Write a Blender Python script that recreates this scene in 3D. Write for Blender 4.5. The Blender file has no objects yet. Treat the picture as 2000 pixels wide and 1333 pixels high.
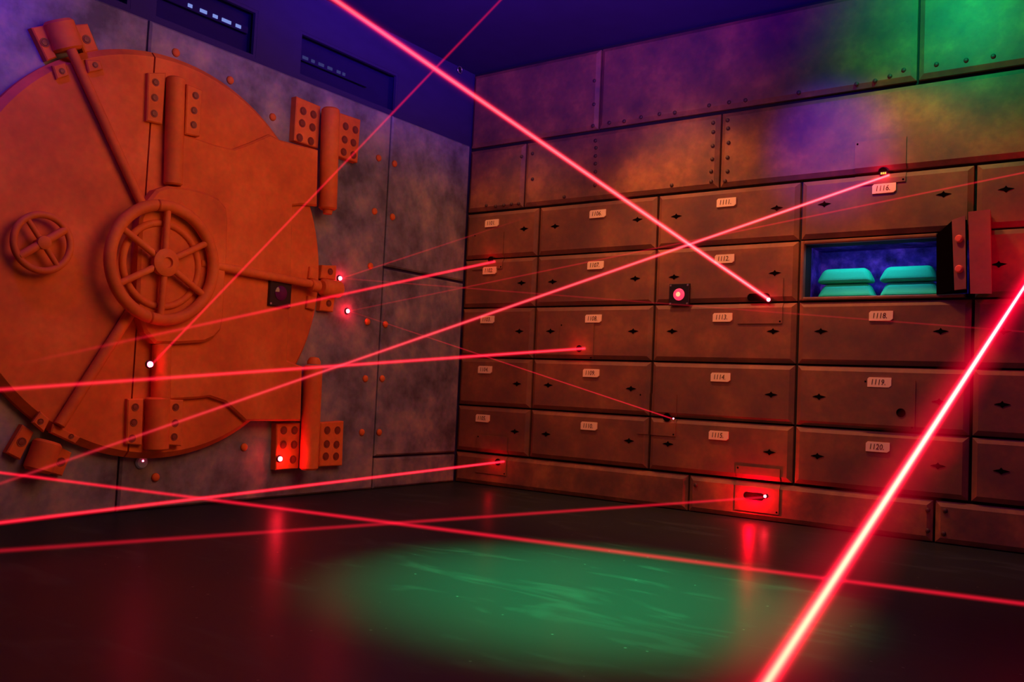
import bpy, bmesh, math, random
from mathutils import Vector, Matrix

random.seed(7)
scene = bpy.context.scene
C = scene.collection

# ------------------------------------------------------------------ camera
FPX = 1741.94
CAM = Vector((4.737, -5.8132, 0.80))
# rows: world axes expressed in camera axes (x right, y up, z back)
RM = Matrix(((0.80974732, -0.00656825, 0.58674197),
             (0.58499413, -0.06889106, -0.80810636),
             (0.04572912, 0.99760257, -0.05194196)))
cd = bpy.data.cameras.new('camera')
cam = bpy.data.objects.new('camera', cd)
C.objects.link(cam)
cam.matrix_world = Matrix.Translation(CAM) @ RM.to_4x4()
cd.sensor_width = 36.0
cd.lens = FPX / 2000 * 36.0
cd.clip_start = 0.02
scene.camera = cam

# ------------------------------------------------------------------ view, world
vs = scene.view_settings
vs.view_transform = 'Standard'
vs.look = 'None'
vs.gamma = 1.0
vs.exposure = 0.0
vs.use_curve_mapping = False
scene.cycles.use_denoising = True
scene.cycles.use_light_tree = True
scene.cycles.sample_clamp_indirect = 3.0
scene.cycles.volume_max_steps = 1024
scene.cycles.max_bounces = 6
scene.cycles.volume_bounces = 0
w = bpy.data.worlds.new('dark_world')
scene.world = w
w.use_nodes = True
w.node_tree.nodes['Background'].inputs[0].default_value = (0.02, 0.0, 0.06, 1)
w.node_tree.nodes['Background'].inputs[1].default_value = 0.3

# room box, metres: left wall x=0, right wall y=0
RX, RY, CEIL = 6.6, -7.6, 3.45


def look(o, tgt):
    d = Vector(tgt) - o.location
    o.rotation_euler = d.to_track_quat('-Z', 'Y').to_euler()


def lamp(name, kind, loc, tgt, power, col, size=0.3, sy=None, angle=60, blend=0.8, spread=180, soft=0.08):
    l = bpy.data.lights.new(name, kind)
    l.energy = power
    l.color = col
    if kind == 'AREA':
        l.shape = 'RECTANGLE' if sy else 'SQUARE'
        l.size = size
        if sy:
            l.size_y = sy
        l.spread = math.radians(spread)
    elif kind == 'SPOT':
        l.spot_size = math.radians(angle)
        l.spot_blend = blend
        l.shadow_soft_size = soft
    else:
        l.shadow_soft_size = soft
    o = bpy.data.objects.new(name, l)
    C.objects.link(o)
    o.location = loc
    if tgt is not None:
        look(o, tgt)
    return o


AMBER = (1.0, 0.34, 0.11)
BLUE = (0.10, 0.0, 1.0)
# amber floods hung under the ceiling
lamp('amber_flood_vault', 'AREA', (2.9, -2.4, 3.0), (0, -2.5, 1.5), 72, (1.0, 0.34, 0.12), 2.4)
for i, x in enumerate((0.9, 2.3, 3.7)):
    lamp('amber_spot_boxes', 'SPOT', (x - 0.6, -0.85, 3.4), (x, 0, 0.85), (62, 150, 118)[i], AMBER, angle=(71, 77, 78)[i], blend=0.8, soft=0.12)
# blue lights
lamp('blue_flood_vault', 'SPOT', (0.9, -4.5, 3.3), (0.0, -4.15, 2.6), 110, (0.13, 0.01, 1.0), angle=80, blend=1.0)
lamp('blue_uplight', 'SPOT', (3.2, -3.6, 2.35), (1.7, -1.45, 4.9), 980, BLUE, angle=92, blend=0.6, soft=0.2)
lamp('blue_uplight_vault', 'SPOT', (2.6, -3.4, 2.45), (0.0, -2.0, 4.5), 110, BLUE, angle=80, blend=0.6, soft=0.2)
lamp('blue_spot_boxes', 'SPOT', (2.7, -1.9, 3.3), (3.0, 0, 2.45), 260, (0.12, 0.0, 1.0), angle=27, blend=1.0)
# green spots: one grazing the right wall, one on the floor
lamp('green_spot_wall', 'SPOT', (3.75, -0.75, 3.42), (3.75, 0, 3.2), 80, (0.0, 1.0, 0.35), angle=118, blend=1.0)
lamp('green_spot_floor', 'SPOT', (2.75, -2.2, 3.4), (2.84, -2.62, 0), 2500, (0.0, 1.0, 0.28), angle=39, blend=1.0)
# added point lamps for laser light scattered by the brightest beam where it leaves the wall
lamp('laser_spill_wall', 'POINT', (4.27, -0.32, 1.70), None, 5.5, (1.0, 0.0, 0.02), soft=0.05)
lamp('laser_scatter_low', 'POINT', (4.33, -1.25, 1.50), None, 3.5, (1.0, 0.0, 0.2), soft=0.0)
lamp('blue_fill_right', 'SPOT', (5.6, -2.6, 2.6), (4.1, 0, 0.5), 26, (0.12, 0.0, 1.0), angle=50, blend=1.0)  # added blue fill, tints the lower right purple


# ------------------------------------------------------------------ measuring helpers
def ray(u, v):
    return RM @ Vector((u - 1000, -(v - 666.5), -FPX))


def rw(u, v, d=0.0):
    """point on the plane d metres in front of the right wall -> (x, z)"""
    r = ray(u, v)
    t = (-d - CAM.y) / r.y
    p = CAM + r * t
    return (p.x, p.z)


def lw(u, v, d=0.0):
    """point on the plane d metres in front of the left wall -> (y, z)"""
    r = ray(u, v)
    t = (d - CAM.x) / r.x
    p = CAM + r * t
    return (p.y, p.z)


def fR(a, b, d):
    return Vector((a, -d, b))


def fL(a, b, d):
    return Vector((d, a, b))


# ------------------------------------------------------------------ materials
def mat(name):
    m = bpy.data.materials.new(name)
    m.use_nodes = True
    return m, m.node_tree, m.node_tree.nodes['Principled BSDF']


def mottled(name, c1, c2, c3, scale=2.0, rough=0.6, metal=0.0, bump=0.08, spec=0.3):
    m, nt, b = mat(name)
    N, L = nt.nodes, nt.links
    tc = N.new('ShaderNodeNewGeometry')
    n1 = N.new('ShaderNodeTexNoise')
    n1.inputs['Scale'].default_value = scale
    n1.inputs['Detail'].default_value = 5
    n1.inputs['Roughness'].default_value = 0.62
    L.new(tc.outputs['Position'], n1.inputs['Vector'])
    r1 = N.new('ShaderNodeValToRGB')
    e = r1.color_ramp.elements
    e[0].position, e[0].color = 0.34, (*c1, 1)
    e[1].position, e[1].color = 0.70, (*c3, 1)
    k = e.new(0.52)
    k.color = (*c2, 1)
    L.new(n1.outputs['Fac'], r1.inputs['Fac'])
    n2 = N.new('ShaderNodeTexNoise')
    n2.inputs['Scale'].default_value = 26
    n2.inputs['Detail'].default_value = 4
    L.new(tc.outputs['Position'], n2.inputs['Vector'])
    mx = N.new('ShaderNodeMix')
    mx.data_type = 'RGBA'
    mx.blend_type = 'MULTIPLY'
    mx.inputs['Factor'].default_value = 0.35
    L.new(r1.outputs['Color'], mx.inputs[6])
    L.new(n2.outputs['Color'], mx.inputs[7])
    L.new(mx.outputs[2], b.inputs['Base Color'])
    bp = N.new('ShaderNodeBump')
    bp.inputs['Strength'].default_value = bump
    bp.inputs['Distance'].default_value = 0.01
    L.new(n2.outputs['Fac'], bp.inputs['Height'])
    L.new(bp.outputs['Normal'], b.inputs['Normal'])
    b.inputs['Roughness'].default_value = rough
    b.inputs['Metallic'].default_value = metal
    b.inputs['Specular IOR Level'].default_value = spec
    return m


def plain(name, col, rough=0.5, metal=0.0, spec=0.5):
    m, nt, b = mat(name)
    N, L = nt.nodes, nt.links
    n = N.new('ShaderNodeTexNoise')
    n.inputs['Scale'].default_value = 40
    rp = N.new('ShaderNodeValToRGB')
    rp.color_ramp.elements[0].color = (*[c * 0.85 for c in col], 1)
    rp.color_ramp.elements[1].color = (*[min(1, c * 1.1) for c in col], 1)
    L.new(n.outputs['Fac'], rp.inputs['Fac'])
    L.new(rp.outputs['Color'], b.inputs['Base Color'])
    b.inputs['Roughness'].default_value = rough
    b.inputs['Metallic'].default_value = metal
    b.inputs['Specular IOR Level'].default_value = spec
    return m


def emitter(name, col, strength, rough=0.3):
    m, nt, b = mat(name)
    b.inputs['Base Color'].default_value = (0.02, 0.0, 0.0, 1)
    b.inputs['Emission Color'].default_value = (*col, 1)
    b.inputs['Emission Strength'].default_value = strength
    b.inputs['Roughness'].default_value = rough
    return m


M = {}
M['orange'] = mottled('orange_vault_paint', (0.62, 0.13, 0.035), (0.80, 0.18, 0.04), (0.95, 0.25, 0.06), 2.2, 0.62, spec=0.2)
M['steel'] = mottled('mottled_blue_grey_steel', (0.10, 0.10, 0.14), (0.24, 0.23, 0.30), (0.46, 0.38, 0.36), 3.2, 0.6, spec=0.25)
M['rust'] = mottled('rust_brown_steel', (0.13, 0.065, 0.055), (0.24, 0.10, 0.06), (0.42, 0.17, 0.07), 3.6, 0.55, spec=0.3)
M['rustdark'] = plain('dark_rivet', (0.05, 0.02, 0.02), 0.6)
M['drawer'] = mottled('dark_bronze_steel', (0.15, 0.065, 0.055), (0.22, 0.088, 0.055), (0.34, 0.13, 0.06), 3.0, 0.55, spec=0.3)
M['back'] = plain('black_wall_paint', (0.018, 0.015, 0.02), 0.8, spec=0.2)
M['ceil'] = plain('matt_navy_ceiling_paint', (0.035, 0.025, 0.11), 0.9, spec=0.1)
M['black'] = plain('black_plastic', (0.012, 0.011, 0.014), 0.35)
M['tag'] = plain('cream_number_card', (0.86, 0.62, 0.42), 0.7, spec=0.2)
M['ink'] = plain('black_ink', (0.06, 0.02, 0.015), 0.8, spec=0.1)
M['hole'] = plain('dark_recess', (0.004, 0.002, 0.002), 0.9, spec=0.0)  # near-black stands in for the shade inside holes modelled flat
M['reddoor'] = mottled('red_brown_door_steel', (0.26, 0.08, 0.08), (0.36, 0.10, 0.09), (0.45, 0.13, 0.11), 3, 0.55)
M['redbolt'] = plain('red_bolt_paint', (0.95, 0.12, 0.08), 0.5)
M['ingot'] = plain('green_painted_ingot', (0.03, 0.95, 0.48), 0.55, spec=0.2)
M['boxback'] = mottled('violet_lining', (0.04, 0.02, 0.16), (0.14, 0.04, 0.55), (0.5, 0.12, 1.0), 9, 0.9, spec=0.1)
M['screw'] = plain('screw_steel', (0.5, 0.5, 0.55), 0.3, 0.9)
M['lens'] = plain('purple_coated_glass', (0.10, 0.01, 0.10), 0.08)
M['bluelens'] = plain('milky_blue_lens', (0.35, 0.55, 0.9), 0.3)
M['white_hot'] = emitter('laser_diode_light', (1.0, 0.012, 0.03), 420)
M['white_mid'] = emitter('laser_diode_light_shielded', (1.0, 0.02, 0.05), 130)
M['hot_small'] = emitter('laser_return_light', (1.0, 0.06, 0.1), 40)
M['red_lens'] = emitter('lit_red_lens', (1.0, 0.035, 0.09), 1.5)
M['led'] = emitter('pale_blue_led', (0.35, 0.5, 1.0), 0.8)
M['led_dim'] = emitter('faint_blue_led', (0.25, 0.3, 1.0), 0.16)
M['fil'] = emitter('warm_lamp_core', (1.0, 0.5, 0.25), 1.2)  # glow that paints the highlight on the red lens
M['yel'] = emitter('yellow_terminal_glow', (0.9, 0.75, 0.02), 1.1)

# glass
m, nt, b = mat('dark_window_glass')
N, L = nt.nodes, nt.links
tr = N.new('ShaderNodeBsdfTransparent')
tr.inputs['Color'].default_value = (0.9, 0.88, 1.0, 1)
b.inputs['Base Color'].default_value = (0.0, 0.0, 0.0, 1)
b.inputs['Roughness'].default_value = 0.06
mxs = N.new('ShaderNodeMixShader')
mxs.inputs[0].default_value = 0.06
L.new(tr.outputs[0], mxs.inputs[1])
L.new(b.outputs[0], mxs.inputs[2])
L.new(mxs.outputs[0], N['Material Output'].inputs['Surface'])
M['glass'] = m

# floor: dark, half-gloss, scuffed
m, nt, b = mat('scuffed_dark_floor')
N, L = nt.nodes, nt.links
g = N.new('ShaderNodeNewGeometry')
mp = N.new('ShaderNodeMapping')
mp.inputs['Rotation'].default_value = (0, 0, 0.75)
mp.inputs['Scale'].default_value = (0.8, 2.6, 1)
L.new(g.outputs['Position'], mp.inputs['Vector'])
n1 = N.new('ShaderNodeTexNoise')
n1.inputs['Scale'].default_value = 2.1
n1.inputs['Detail'].default_value = 7
n1.inputs['Distortion'].default_value = 1.3
L.new(mp.outputs['Vector'], n1.inputs['Vector'])
r1 = N.new('ShaderNodeValToRGB')
r1.color_ramp.elements[0].position = 0.56
r1.color_ramp.elements[0].color = (0.008, 0.017, 0.022, 1)
r1.color_ramp.elements[1].position = 0.86
r1.color_ramp.elements[1].color = (0.034, 0.056, 0.060, 1)
L.new(n1.outputs['Fac'], r1.inputs['Fac'])
# loose specks of grit
vo = N.new('ShaderNodeTexVoronoi')
vo.inputs['Scale'].default_value = 9
L.new(g.outputs['Position'], vo.inputs['Vector'])
r3 = N.new('ShaderNodeValToRGB')
r3.color_ramp.elements[0].position = 0.035
r3.color_ramp.elements[0].color = (0.25, 0.25, 0.25, 1)
r3.color_ramp.elements[1].position = 0.05
r3.color_ramp.elements[1].color = (0, 0, 0, 1)
L.new(vo.outputs['Distance'], r3.inputs['Fac'])
ad = N.new('ShaderNodeMix')
ad.data_type = 'RGBA'
ad.blend_type = 'ADD'
ad.inputs['Factor'].default_value = 0.5
L.new(r1.outputs['Color'], ad.inputs[6])
L.new(r3.outputs['Color'], ad.inputs[7])
L.new(ad.outputs[2], b.inputs['Base Color'])
n2 = N.new('ShaderNodeTexNoise')
n2.inputs['Scale'].default_value = 140
n2.inputs['Detail'].default_value = 3
L.new(g.outputs['Position'], n2.inputs['Vector'])
bp = N.new('ShaderNodeBump')
bp.inputs['Strength'].default_value = 0.12
bp.inputs['Distance'].default_value = 0.002
L.new(n2.outputs['Fac'], bp.inputs['Height'])
L.new(bp.outputs['Normal'], b.inputs['Normal'])
b.inputs['Roughness'].default_value = 0.33
b.inputs['Specular IOR Level'].default_value = 0.0
gl = N.new('ShaderNodeBsdfGlossy')
gl.inputs['Roughness'].default_value = 0.32
L.new(bp.outputs['Normal'], gl.inputs['Normal'])
mf = N.new('ShaderNodeMixShader')
mf.inputs[0].default_value = 0.13
L.new(b.outputs[0], mf.inputs[1])
L.new(gl.outputs[0], mf.inputs[2])
L.new(mf.outputs[0], N['Material Output'].inputs['Surface'])
M['floor'] = m


# ------------------------------------------------------------------ object helpers
def obj(name, bm, material, parent=None, smooth=False, loc=None):
    me = bpy.data.meshes.new(name)
    bmesh.ops.recalc_face_normals(bm, faces=bm.faces[:])
    bm.to_mesh(me)
    bm.free()
    me.materials.append(material)
    if smooth:
        for p in me.polygons:
            p.use_smooth = True
    o = bpy.data.objects.new(name, me)
    C.objects.link(o)
    if parent is not None:
        o.parent = parent
        # geometry is given in world metres: undo every parent offset
        off = Vector((0, 0, 0))
        q = parent
        while q is not None:
            off += q.location
            q = q.parent
        me.transform(Matrix.Translation(-off))
    return o


def thing(name, label, cat, loc, group=None):
    o = bpy.data.objects.new(name, None)
    C.objects.link(o)
    o.location = loc
    o.empty_display_size = 0.1
    tag(o, label, cat, group)
    return o


def tag(o, label, cat, group=None):
    o['label'] = label
    o['category'] = cat
    if group:
        o['group'] = group
    return o


def struct(name, bm, m):
    o = obj(name, bm, m)
    o['kind'] = 'structure'
    return o


def area2(p):
    return sum(p[i][0] * p[(i + 1) % len(p)][1] - p[(i + 1) % len(p)][0] * p[i][1] for i in range(len(p))) / 2


def inset(p, c):
    if area2(p) < 0:
        p = p[::-1]
    n = len(p)
    out = []
    for i in range(n):
        a, q, b_ = Vector(p[i - 1]), Vector(p[i]), Vector(p[(i + 1) % n])
        e1, e2 = (q - a).normalized(), (b_ - q).normalized()
        n1, n2 = Vector((-e1.y, e1.x)), Vector((-e2.y, e2.x))
        k = n1 + n2
        k = k / max(0.35, k.length_squared) * 2 if k.length > 1e-6 else n1
        out.append(tuple(q + k * c))
    return p, out


def slab(bm, pts, F, d0, d1, ch=0.0, cd_=None):
    """polygon plate on a wall, from depth d0 to d1, front edge chamfered"""
    p, q = inset([tuple(t) for t in pts], ch) if ch > 0 else ([tuple(t) for t in pts],) * 2
    rings = [[bm.verts.new(F(a, b_, d0)) for a, b_ in p]]
    if ch > 0:
        rings.append([bm.verts.new(F(a, b_, max(d0, d1 - (cd_ or ch)))) for a, b_ in p])
    rings.append([bm.verts.new(F(a, b_, d1)) for a, b_ in q])
    n = len(p)
    for r0, r1 in zip(rings, rings[1:]):
        for i in range(n):
            bm.faces.new((r0[i], r0[(i + 1) % n], r1[(i + 1) % n], r1[i]))
    bm.faces.new(rings[-1])
    bm.faces.new(rings[0][::-1])
    return bm


def rect(a0, b0, a1, b1):
    return [(a0, b0), (a1, b0), (a1, b1), (a0, b1)]


def circ(a, b_, r, n=24, r2=None):
    return [(a + math.cos(2 * math.pi * i / n) * r, b_ + math.sin(2 * math.pi * i / n) * (r2 or r)) for i in range(n)]


def lathe(bm, base, axis, prof, n=20):
    """prof: list of (radius, distance along axis)"""
    axis = Vector(axis).normalized()
    q = axis.to_track_quat('Z', 'Y').to_matrix()
    base = Vector(base)
    rings = []
    for r, h in prof:
        if r < 1e-6:
            rings.append([bm.verts.new(base + axis * h)])
        else:
            rings.append([bm.verts.new(base + q @ Vector((math.cos(2 * math.pi * i / n) * r, math.sin(2 * math.pi * i / n) * r, h))) for i in range(n)])
    for a, c in zip(rings, rings[1:]):
        if len(a) == 1 and len(c) == 1:
            continue
        for i in range(n):
            j = (i + 1) % n
            if len(a) == 1:
                bm.faces.new((a[0], c[j], c[i]))
            elif len(c) == 1:
                bm.faces.new((a[i], a[j], c[0]))
            else:
                bm.faces.new((a[i], a[j], c[j], c[i]))
    if len(rings[0]) > 1:
        bm.faces.new(rings[0][::-1])
    if len(rings[-1]) > 1:
        bm.faces.new(rings[-1])
    return bm


def rod(bm, p, q, r, n=16, cap=0.0):
    p, q = Vector(p), Vector(q)
    Ln = (q - p).length
    c = cap or r * 0.15
    return lathe(bm, p, q - p, [(r - c, 0), (r, c), (r, Ln - c), (r - c, Ln)], n)


def torus(bm, c, axis, R, r, n=56, k=14):
    axis = Vector(axis).normalized()
    q = axis.to_track_quat('Z', 'Y').to_matrix()
    c = Vector(c)
    vs_ = []
    for i in range(n):
        a = 2 * math.pi * i / n
        vs_.append([bm.verts.new(c + q @ Vector(((R + r * math.cos(2 * math.pi * j / k)) * math.cos(a),
                                                  (R + r * math.cos(2 * math.pi * j / k)) * math.sin(a),
                                                  r * math.sin(2 * math.pi * j / k)))) for j in range(k)])
    for i in range(n):
        for j in range(k):
            bm.faces.new((vs_[i][j], vs_[(i + 1) % n][j], vs_[(i + 1) % n][(j + 1) % k], vs_[i][(j + 1) % k]))
    return bm


def box(bm, a, b_):
    x0, y0, z0 = a
    x1, y1, z1 = b_
    v = [bm.verts.new(p) for p in ((x0, y0, z0), (x1, y0, z0), (x1, y1, z0), (x0, y1, z0), (x0, y0, z1), (x1, y0, z1), (x1, y1, z1), (x0, y1, z1))]
    for f in ((0, 3, 2, 1), (4, 5, 6, 7), (0, 1, 5, 4), (1, 2, 6, 5), (2, 3, 7, 6), (3, 0, 4, 7)):
        bm.faces.new([v[i] for i in f])
    return bm


def rect_pts(a, b_, c, d):
    return [(a, b_), (c, b_), (c, d), (a, d)]


SEAM = -3.013


def seam_cut(bm, w_=0.005):
    """the panel joint at y = SEAM runs straight through whatever is mounted over it"""
    geo = bm.verts[:] + bm.edges[:] + bm.faces[:]
    other = bm.copy()
    r = bmesh.ops.bisect_plane(bm, geom=geo, plane_co=(0, SEAM + w_, 0), plane_no=(0, 1, 0), clear_inner=True)
    ed = [e for e in r['geom_cut'] if isinstance(e, bmesh.types.BMEdge)]
    if ed:
        bmesh.ops.holes_fill(bm, edges=ed)
    geo = other.verts[:] + other.edges[:] + other.faces[:]
    r = bmesh.ops.bisect_plane(other, geom=geo, plane_co=(0, SEAM - w_, 0), plane_no=(0, 1, 0), clear_outer=True)
    ed = [e for e in r['geom_cut'] if isinstance(e, bmesh.types.BMEdge)]
    if ed:
        bmesh.ops.holes_fill(other, edges=ed)
    me = bpy.data.meshes.new('tmp')
    other.to_mesh(me)
    other.free()
    bm.from_mesh(me)
    bpy.data.meshes.remove(me)
    return bm


# ------------------------------------------------------------------ room shell
COLS = [0.012, 0.752, 1.792, 2.832, 3.858, 4.93]
ROWS = [0.262, 0.640, 1.036, 1.446, 1.850, 2.242]
G = 0.009           # half gap between panels
T = 0.045           # panel thickness

struct('floor', box(bmesh.new(), (-0.3, RY, -0.1), (RX, 0.6, 0.0)), M['floor'])
struct('ceiling', box(bmesh.new(), (-0.3, RY, CEIL), (RX, 0.6, CEIL + 0.1)), M['ceil'])
bm = bmesh.new()
# left wall with the two dark windows above the steel plates
WZ0, WZ1 = 2.845, 3.16
wy = [(-4.6, -3.12), (-2.98, -2.25), (-1.90, -0.93)]
edges = [RY, wy[0][0], wy[0][1], wy[1][0], wy[1][1], wy[2][0], wy[2][1], 0.0]
box(bm, (-0.12, RY, 0), (0, 0, WZ0))
box(bm, (-0.12, RY, WZ1), (0, 0, CEIL))
for i in range(0, 8, 2):
    box(bm, (-0.12, edges[i], WZ0), (0, edges[i + 1], WZ1))
box(bm, (-0.12, RY, WZ0), (-0.10, 0, WZ1))
struct('wall_left', bm, M['ceil'])
struct('wall_left_back', box(bmesh.new(), (-0.30, RY, 0), (-0.28, 0, CEIL)), M['ceil']).name = 'wall_outer'
for i, (a, c) in enumerate(wy):
    bm = bmesh.new()
    box(bm, (-0.034, a + 0.002, WZ0 + 0.002), (-0.028, c - 0.002, WZ1 - 0.002))
    wn = struct('window_%d' % (i + 1), bm, M['glass'])
    bm = bmesh.new()
    for q in ((a, WZ0, a + 0.02, WZ1), (c - 0.02, WZ0, c, WZ1), (a + 0.02, WZ1 - 0.02, c - 0.02, WZ1), (a + 0.02, WZ0, c - 0.02, WZ0 + 0.02)):
        box(bm, (-0.026, q[0], q[1]), (-0.002, q[2], q[3]))
    obj('window_frame', bm, M['ceil'], wn)
bm = bmesh.new()
hx0, hx1, hz0, hz1 = COLS[3] + 0.03, COLS[4] - 0.03, ROWS[3] + 0.03, ROWS[4] - 0.03
fo, fi = rect_pts(-0.3, 0, RX, CEIL), rect_pts(hx0, hz0, hx1, hz1)
lay = [[[bm.verts.new((a, yy, c)) for a, c in ring] for ring in (fo, fi)] for yy in (0.0, 0.12)]
for k in range(4):
    j = (k + 1) % 4
    for o_, i_ in lay:
        bm.faces.new((o_[k], o_[j], i_[j], i_[k]))
    for r_ in (0, 1):
        bm.faces.new((lay[0][r_][k], lay[0][r_][j], lay[1][r_][j], lay[1][r_][k]))
struct('wall_right', bm, M['back'])
struct('wall_front', box(bmesh.new(), (-0.3, RY - 0.1, 0), (RX, RY, CEIL)), M['back'])
struct('wall_side', box(bmesh.new(), (RX, RY, 0), (RX + 0.1, 0.6, CEIL)), M['back'])


# ------------------------------------------------------------------ left wall: steel plates
def rivets(parent, F, spots, r, d, name='rivet', material=None, dent=False):
    for a, b_ in spots:
        bm = bmesh.new()
        base = F(a, b_, d)
        ax = F(0, 0, 1)
        if dent:
            lathe(bm, base, ax, [(r, 0.0), (r, 0.0015), (r * 0.75, 0.0025), (0, 0.002)], 12)
        else:
            lathe(bm, base, ax, [(r, 0.0), (r * 0.92, r * 0.35), (r * 0.6, r * 0.62), (0, r * 0.72)], 12)
        obj(name, bm, material, parent, smooth=not dent)


TL = 0.03
PL = [
    ('big grey steel plate behind the left side of the round vault door', RY + 0.01, SEAM - 0.006, 0.004, 2.815, [(343, 103, 0)]),
    ('wide grey steel wall plate carrying both vault hinges', SEAM + 0.006, -1.008, 0.004, 2.815,
     [(343, 103), (449, 157), (532, 229), (739, 309), (731, 413), (723, 520), (717, 629), (713, 740), (706, 845), (476, 874), (303, 933)]),
    ('tall grey steel corner plate above the long joint', -0.992, -0.055, 1.668, 2.815, [(770, 320), (766, 424)]),
    ('grey steel corner plate below the long joint, dark smudge in its middle', -0.992, -0.055, 0.244, 1.648, [(752, 634), (746, 740), (740, 845)]),
    ('low rusty steel plate at the foot of the corner', -0.992, -0.055, 0.004, 0.226, []),
]
for i, (lab, a0, a1, b0, b1, rv) in enumerate(PL):
    t = thing('wall_plate', lab, 'wall plate', (0, (a0 + a1) / 2, b0), 'steel plates cladding the vault wall')
    obj('plate', slab(bmesh.new(), rect(a0, b0, a1, b1), fL, 0.0, TL, 0.012), M['steel'], t)
    if i:
        rivets(t, fL, [lw(u, v, TL) for u, v in rv], 0.026, TL, material=M['orange'])

# ------------------------------------------------------------------ vault door
CY, CZ, R0 = -2.84, 1.465, 1.165
v = thing('vault_door', 'huge round orange vault door with spoked handwheels and bolted bars', 'vault door', (TL, CY, CZ - R0))
D1, D2, D3 = 0.105, 0.140, 0.185
obj('door_disc', seam_cut(slab(bmesh.new(), circ(CY, CZ, R0, 128), fL, TL, D1, 0.035)), M['orange'], v)
blk = [(357, 262), (380, 268), (420, 282), (457, 291), (492, 278), (528, 262), (548, 273), (585, 283), (623, 293), (621, 403), (590, 400), (573, 402),
       (571, 500), (567, 600), (562, 704), (580, 712), (592, 716), (589, 823), (545, 823), (480, 823), (462, 806), (440, 786), (410, 776), (385, 779), (330, 782), (330, 670), (345, 500), (350, 360)]
obj('hinge_block', slab(bmesh.new(), [lw(a, b_, D2) for a, b_ in blk], fL, D1 - 0.002, D2, 0.012), M['orange'], v)
bos = [(275, 425), (290, 392), (308, 370), (330, 363), (370, 367), (405, 376), (430, 388), (444, 406), (447, 430), (445, 500), (441, 560), (438, 620), (433, 645), (420, 660), (400, 669), (350, 672), (305, 672), (285, 650), (268, 600)]
obj('wheel_mounting_plate', slab(bmesh.new(), [lw(a, b_, D3) for a, b_ in bos], fL, D1 - 0.001, D3, 0.016), M['orange'], v)


def vrod(name, p0, p1, d, r, parent, cut=False, cap=0.0, material=None, smooth=True):
    a, c = lw(*p0, d), lw(*p1, d)
    bm = rod(bmesh.new(), fL(*a, d), fL(*c, d), r, 20, cap)
    if cut:
        seam_cut(bm)
    o = obj(name, bm, material or M['orange'], parent)
    shade_auto(o)
    return o


def shade_auto(o, ang=35):
    me = o.data
    bm = bmesh.new()
    bm.from_mesh(me)
    for f in bm.faces:
        f.smooth = True
    for e in bm.edges:
        if len(e.link_faces) == 2 and e.calc_face_angle(0) > math.radians(ang):
            e.smooth = False
    bm.to_mesh(me)
    bm.free()


# upright bolt bars above and below the wheel with their plates
vrod('bolt_bar', (343, 152), (338, 362), D2 + 0.01, 0.052, v)
vrod('bolt_bar', (316, 672), (313, 780), D2 + 0.01, 0.052, v)
vrod('bolt_bar_sleeve', (308, 776), (305, 880), D2, 0.068, v)


def bracket(parent, name, quad, bolts, d0, d1, r=0.022, material=None, bm_bolt=None):
    o = obj(name, slab(bmesh.new(), [lw(a, b_, d1) for a, b_ in quad], fL, d0, d1, 0.006), material or M['orange'], parent)
    for a, b_ in bolts:
        y, z = lw(a, b_, d1)
        bm = bmesh.new()
        # countersunk bolt: dark sunk ring and a hex head
        lathe(bm, fL(y, z, d1), (1, 0, 0), [(r, 0), (r, 0.003), (r * 0.72, 0.002), (r * 0.66, 0.0005), (r * 0.62, 0.004), (0, 0.005)], 12)
        obj('bolt', bm, M['boltdark'], o)
    return o


M['boltdark'] = plain('dark_oiled_bolt', (0.20, 0.035, 0.02), 0.5)
bracket(v, 'bolt_plate', [(290, 142), (325, 142), (318, 243), (287, 236)], [(304, 161), (302, 191), (301, 222)], D1 - 0.002, D1 + 0.03)
bracket(v, 'bolt_plate', [(366, 164), (396, 176), (391, 267), (362, 262)], [(382, 187), (379, 216), (378, 244)], D1 - 0.002, D2 + 0.015)
bracket(v, 'bolt_plate', [(250, 780), (281, 779), (278, 871), (247, 868)], [(264, 796), (261, 826), (258, 857)], D1 - 0.002, D1 + 0.03)
bracket(v, 'bolt_plate', [(329, 781), (359, 782), (355, 872), (327, 870)], [(343, 796), (342, 827), (340, 854)], D1 - 0.002, D2 + 0.012)

# large handwheel
WD = 0.225
hy, hz = lw(322, 512, WD)
wc = [lw(322, 391, WD), lw(318, 636, WD), lw(204, 505, WD), lw(425, 520, WD)]
rim_r = (wc[0][1] - wc[1][1]) / 2
ry_ = (wc[3][0] - wc[2][0]) / 2
wheel_c = ((wc[2][0] + wc[3][0]) / 2, (wc[0][1] + wc[1][1]) / 2)
Rw = (rim_r + ry_) / 2 - 0.03
cy, cz = wheel_c
wh = obj('handwheel_rim', seam_cut(torus(bmesh.new(), fL(cy, cz, WD), (1, 0, 0), Rw, 0.033, 72, 16)), M['orange'], v, smooth=True)
for k in range(6):
    a = math.radians(90 + 60 * k)
    bm = bmesh.new()
    p0 = fL(cy + math.cos(a) * 0.05, cz + math.sin(a) * 0.05, WD + 0.005)
    p1 = fL(cy + math.cos(a) * (Rw - 0.01), cz + math.sin(a) * (Rw - 0.01), WD)
    rod(bm, p0, p1, 0.019, 12)
    bm = seam_cut(bm) if min(p0.y, p1.y) < SEAM < max(p0.y, p1.y) else bm
    shade_auto(obj('handwheel_spoke', bm, M['orange'], wh))
hb = obj('handwheel_hub', lathe(bmesh.new(), fL(cy, cz, D3 - 0.002), (1, 0, 0), [(0.05, 0), (0.05, 0.020), (0.075, 0.028), (0.078, 0.068), (0.062, 0.080), (0.03, 0.082), (0.026, 0.068), (0, 0.068)], 28), M['orange'], wh)
shade_auto(hb)
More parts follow.
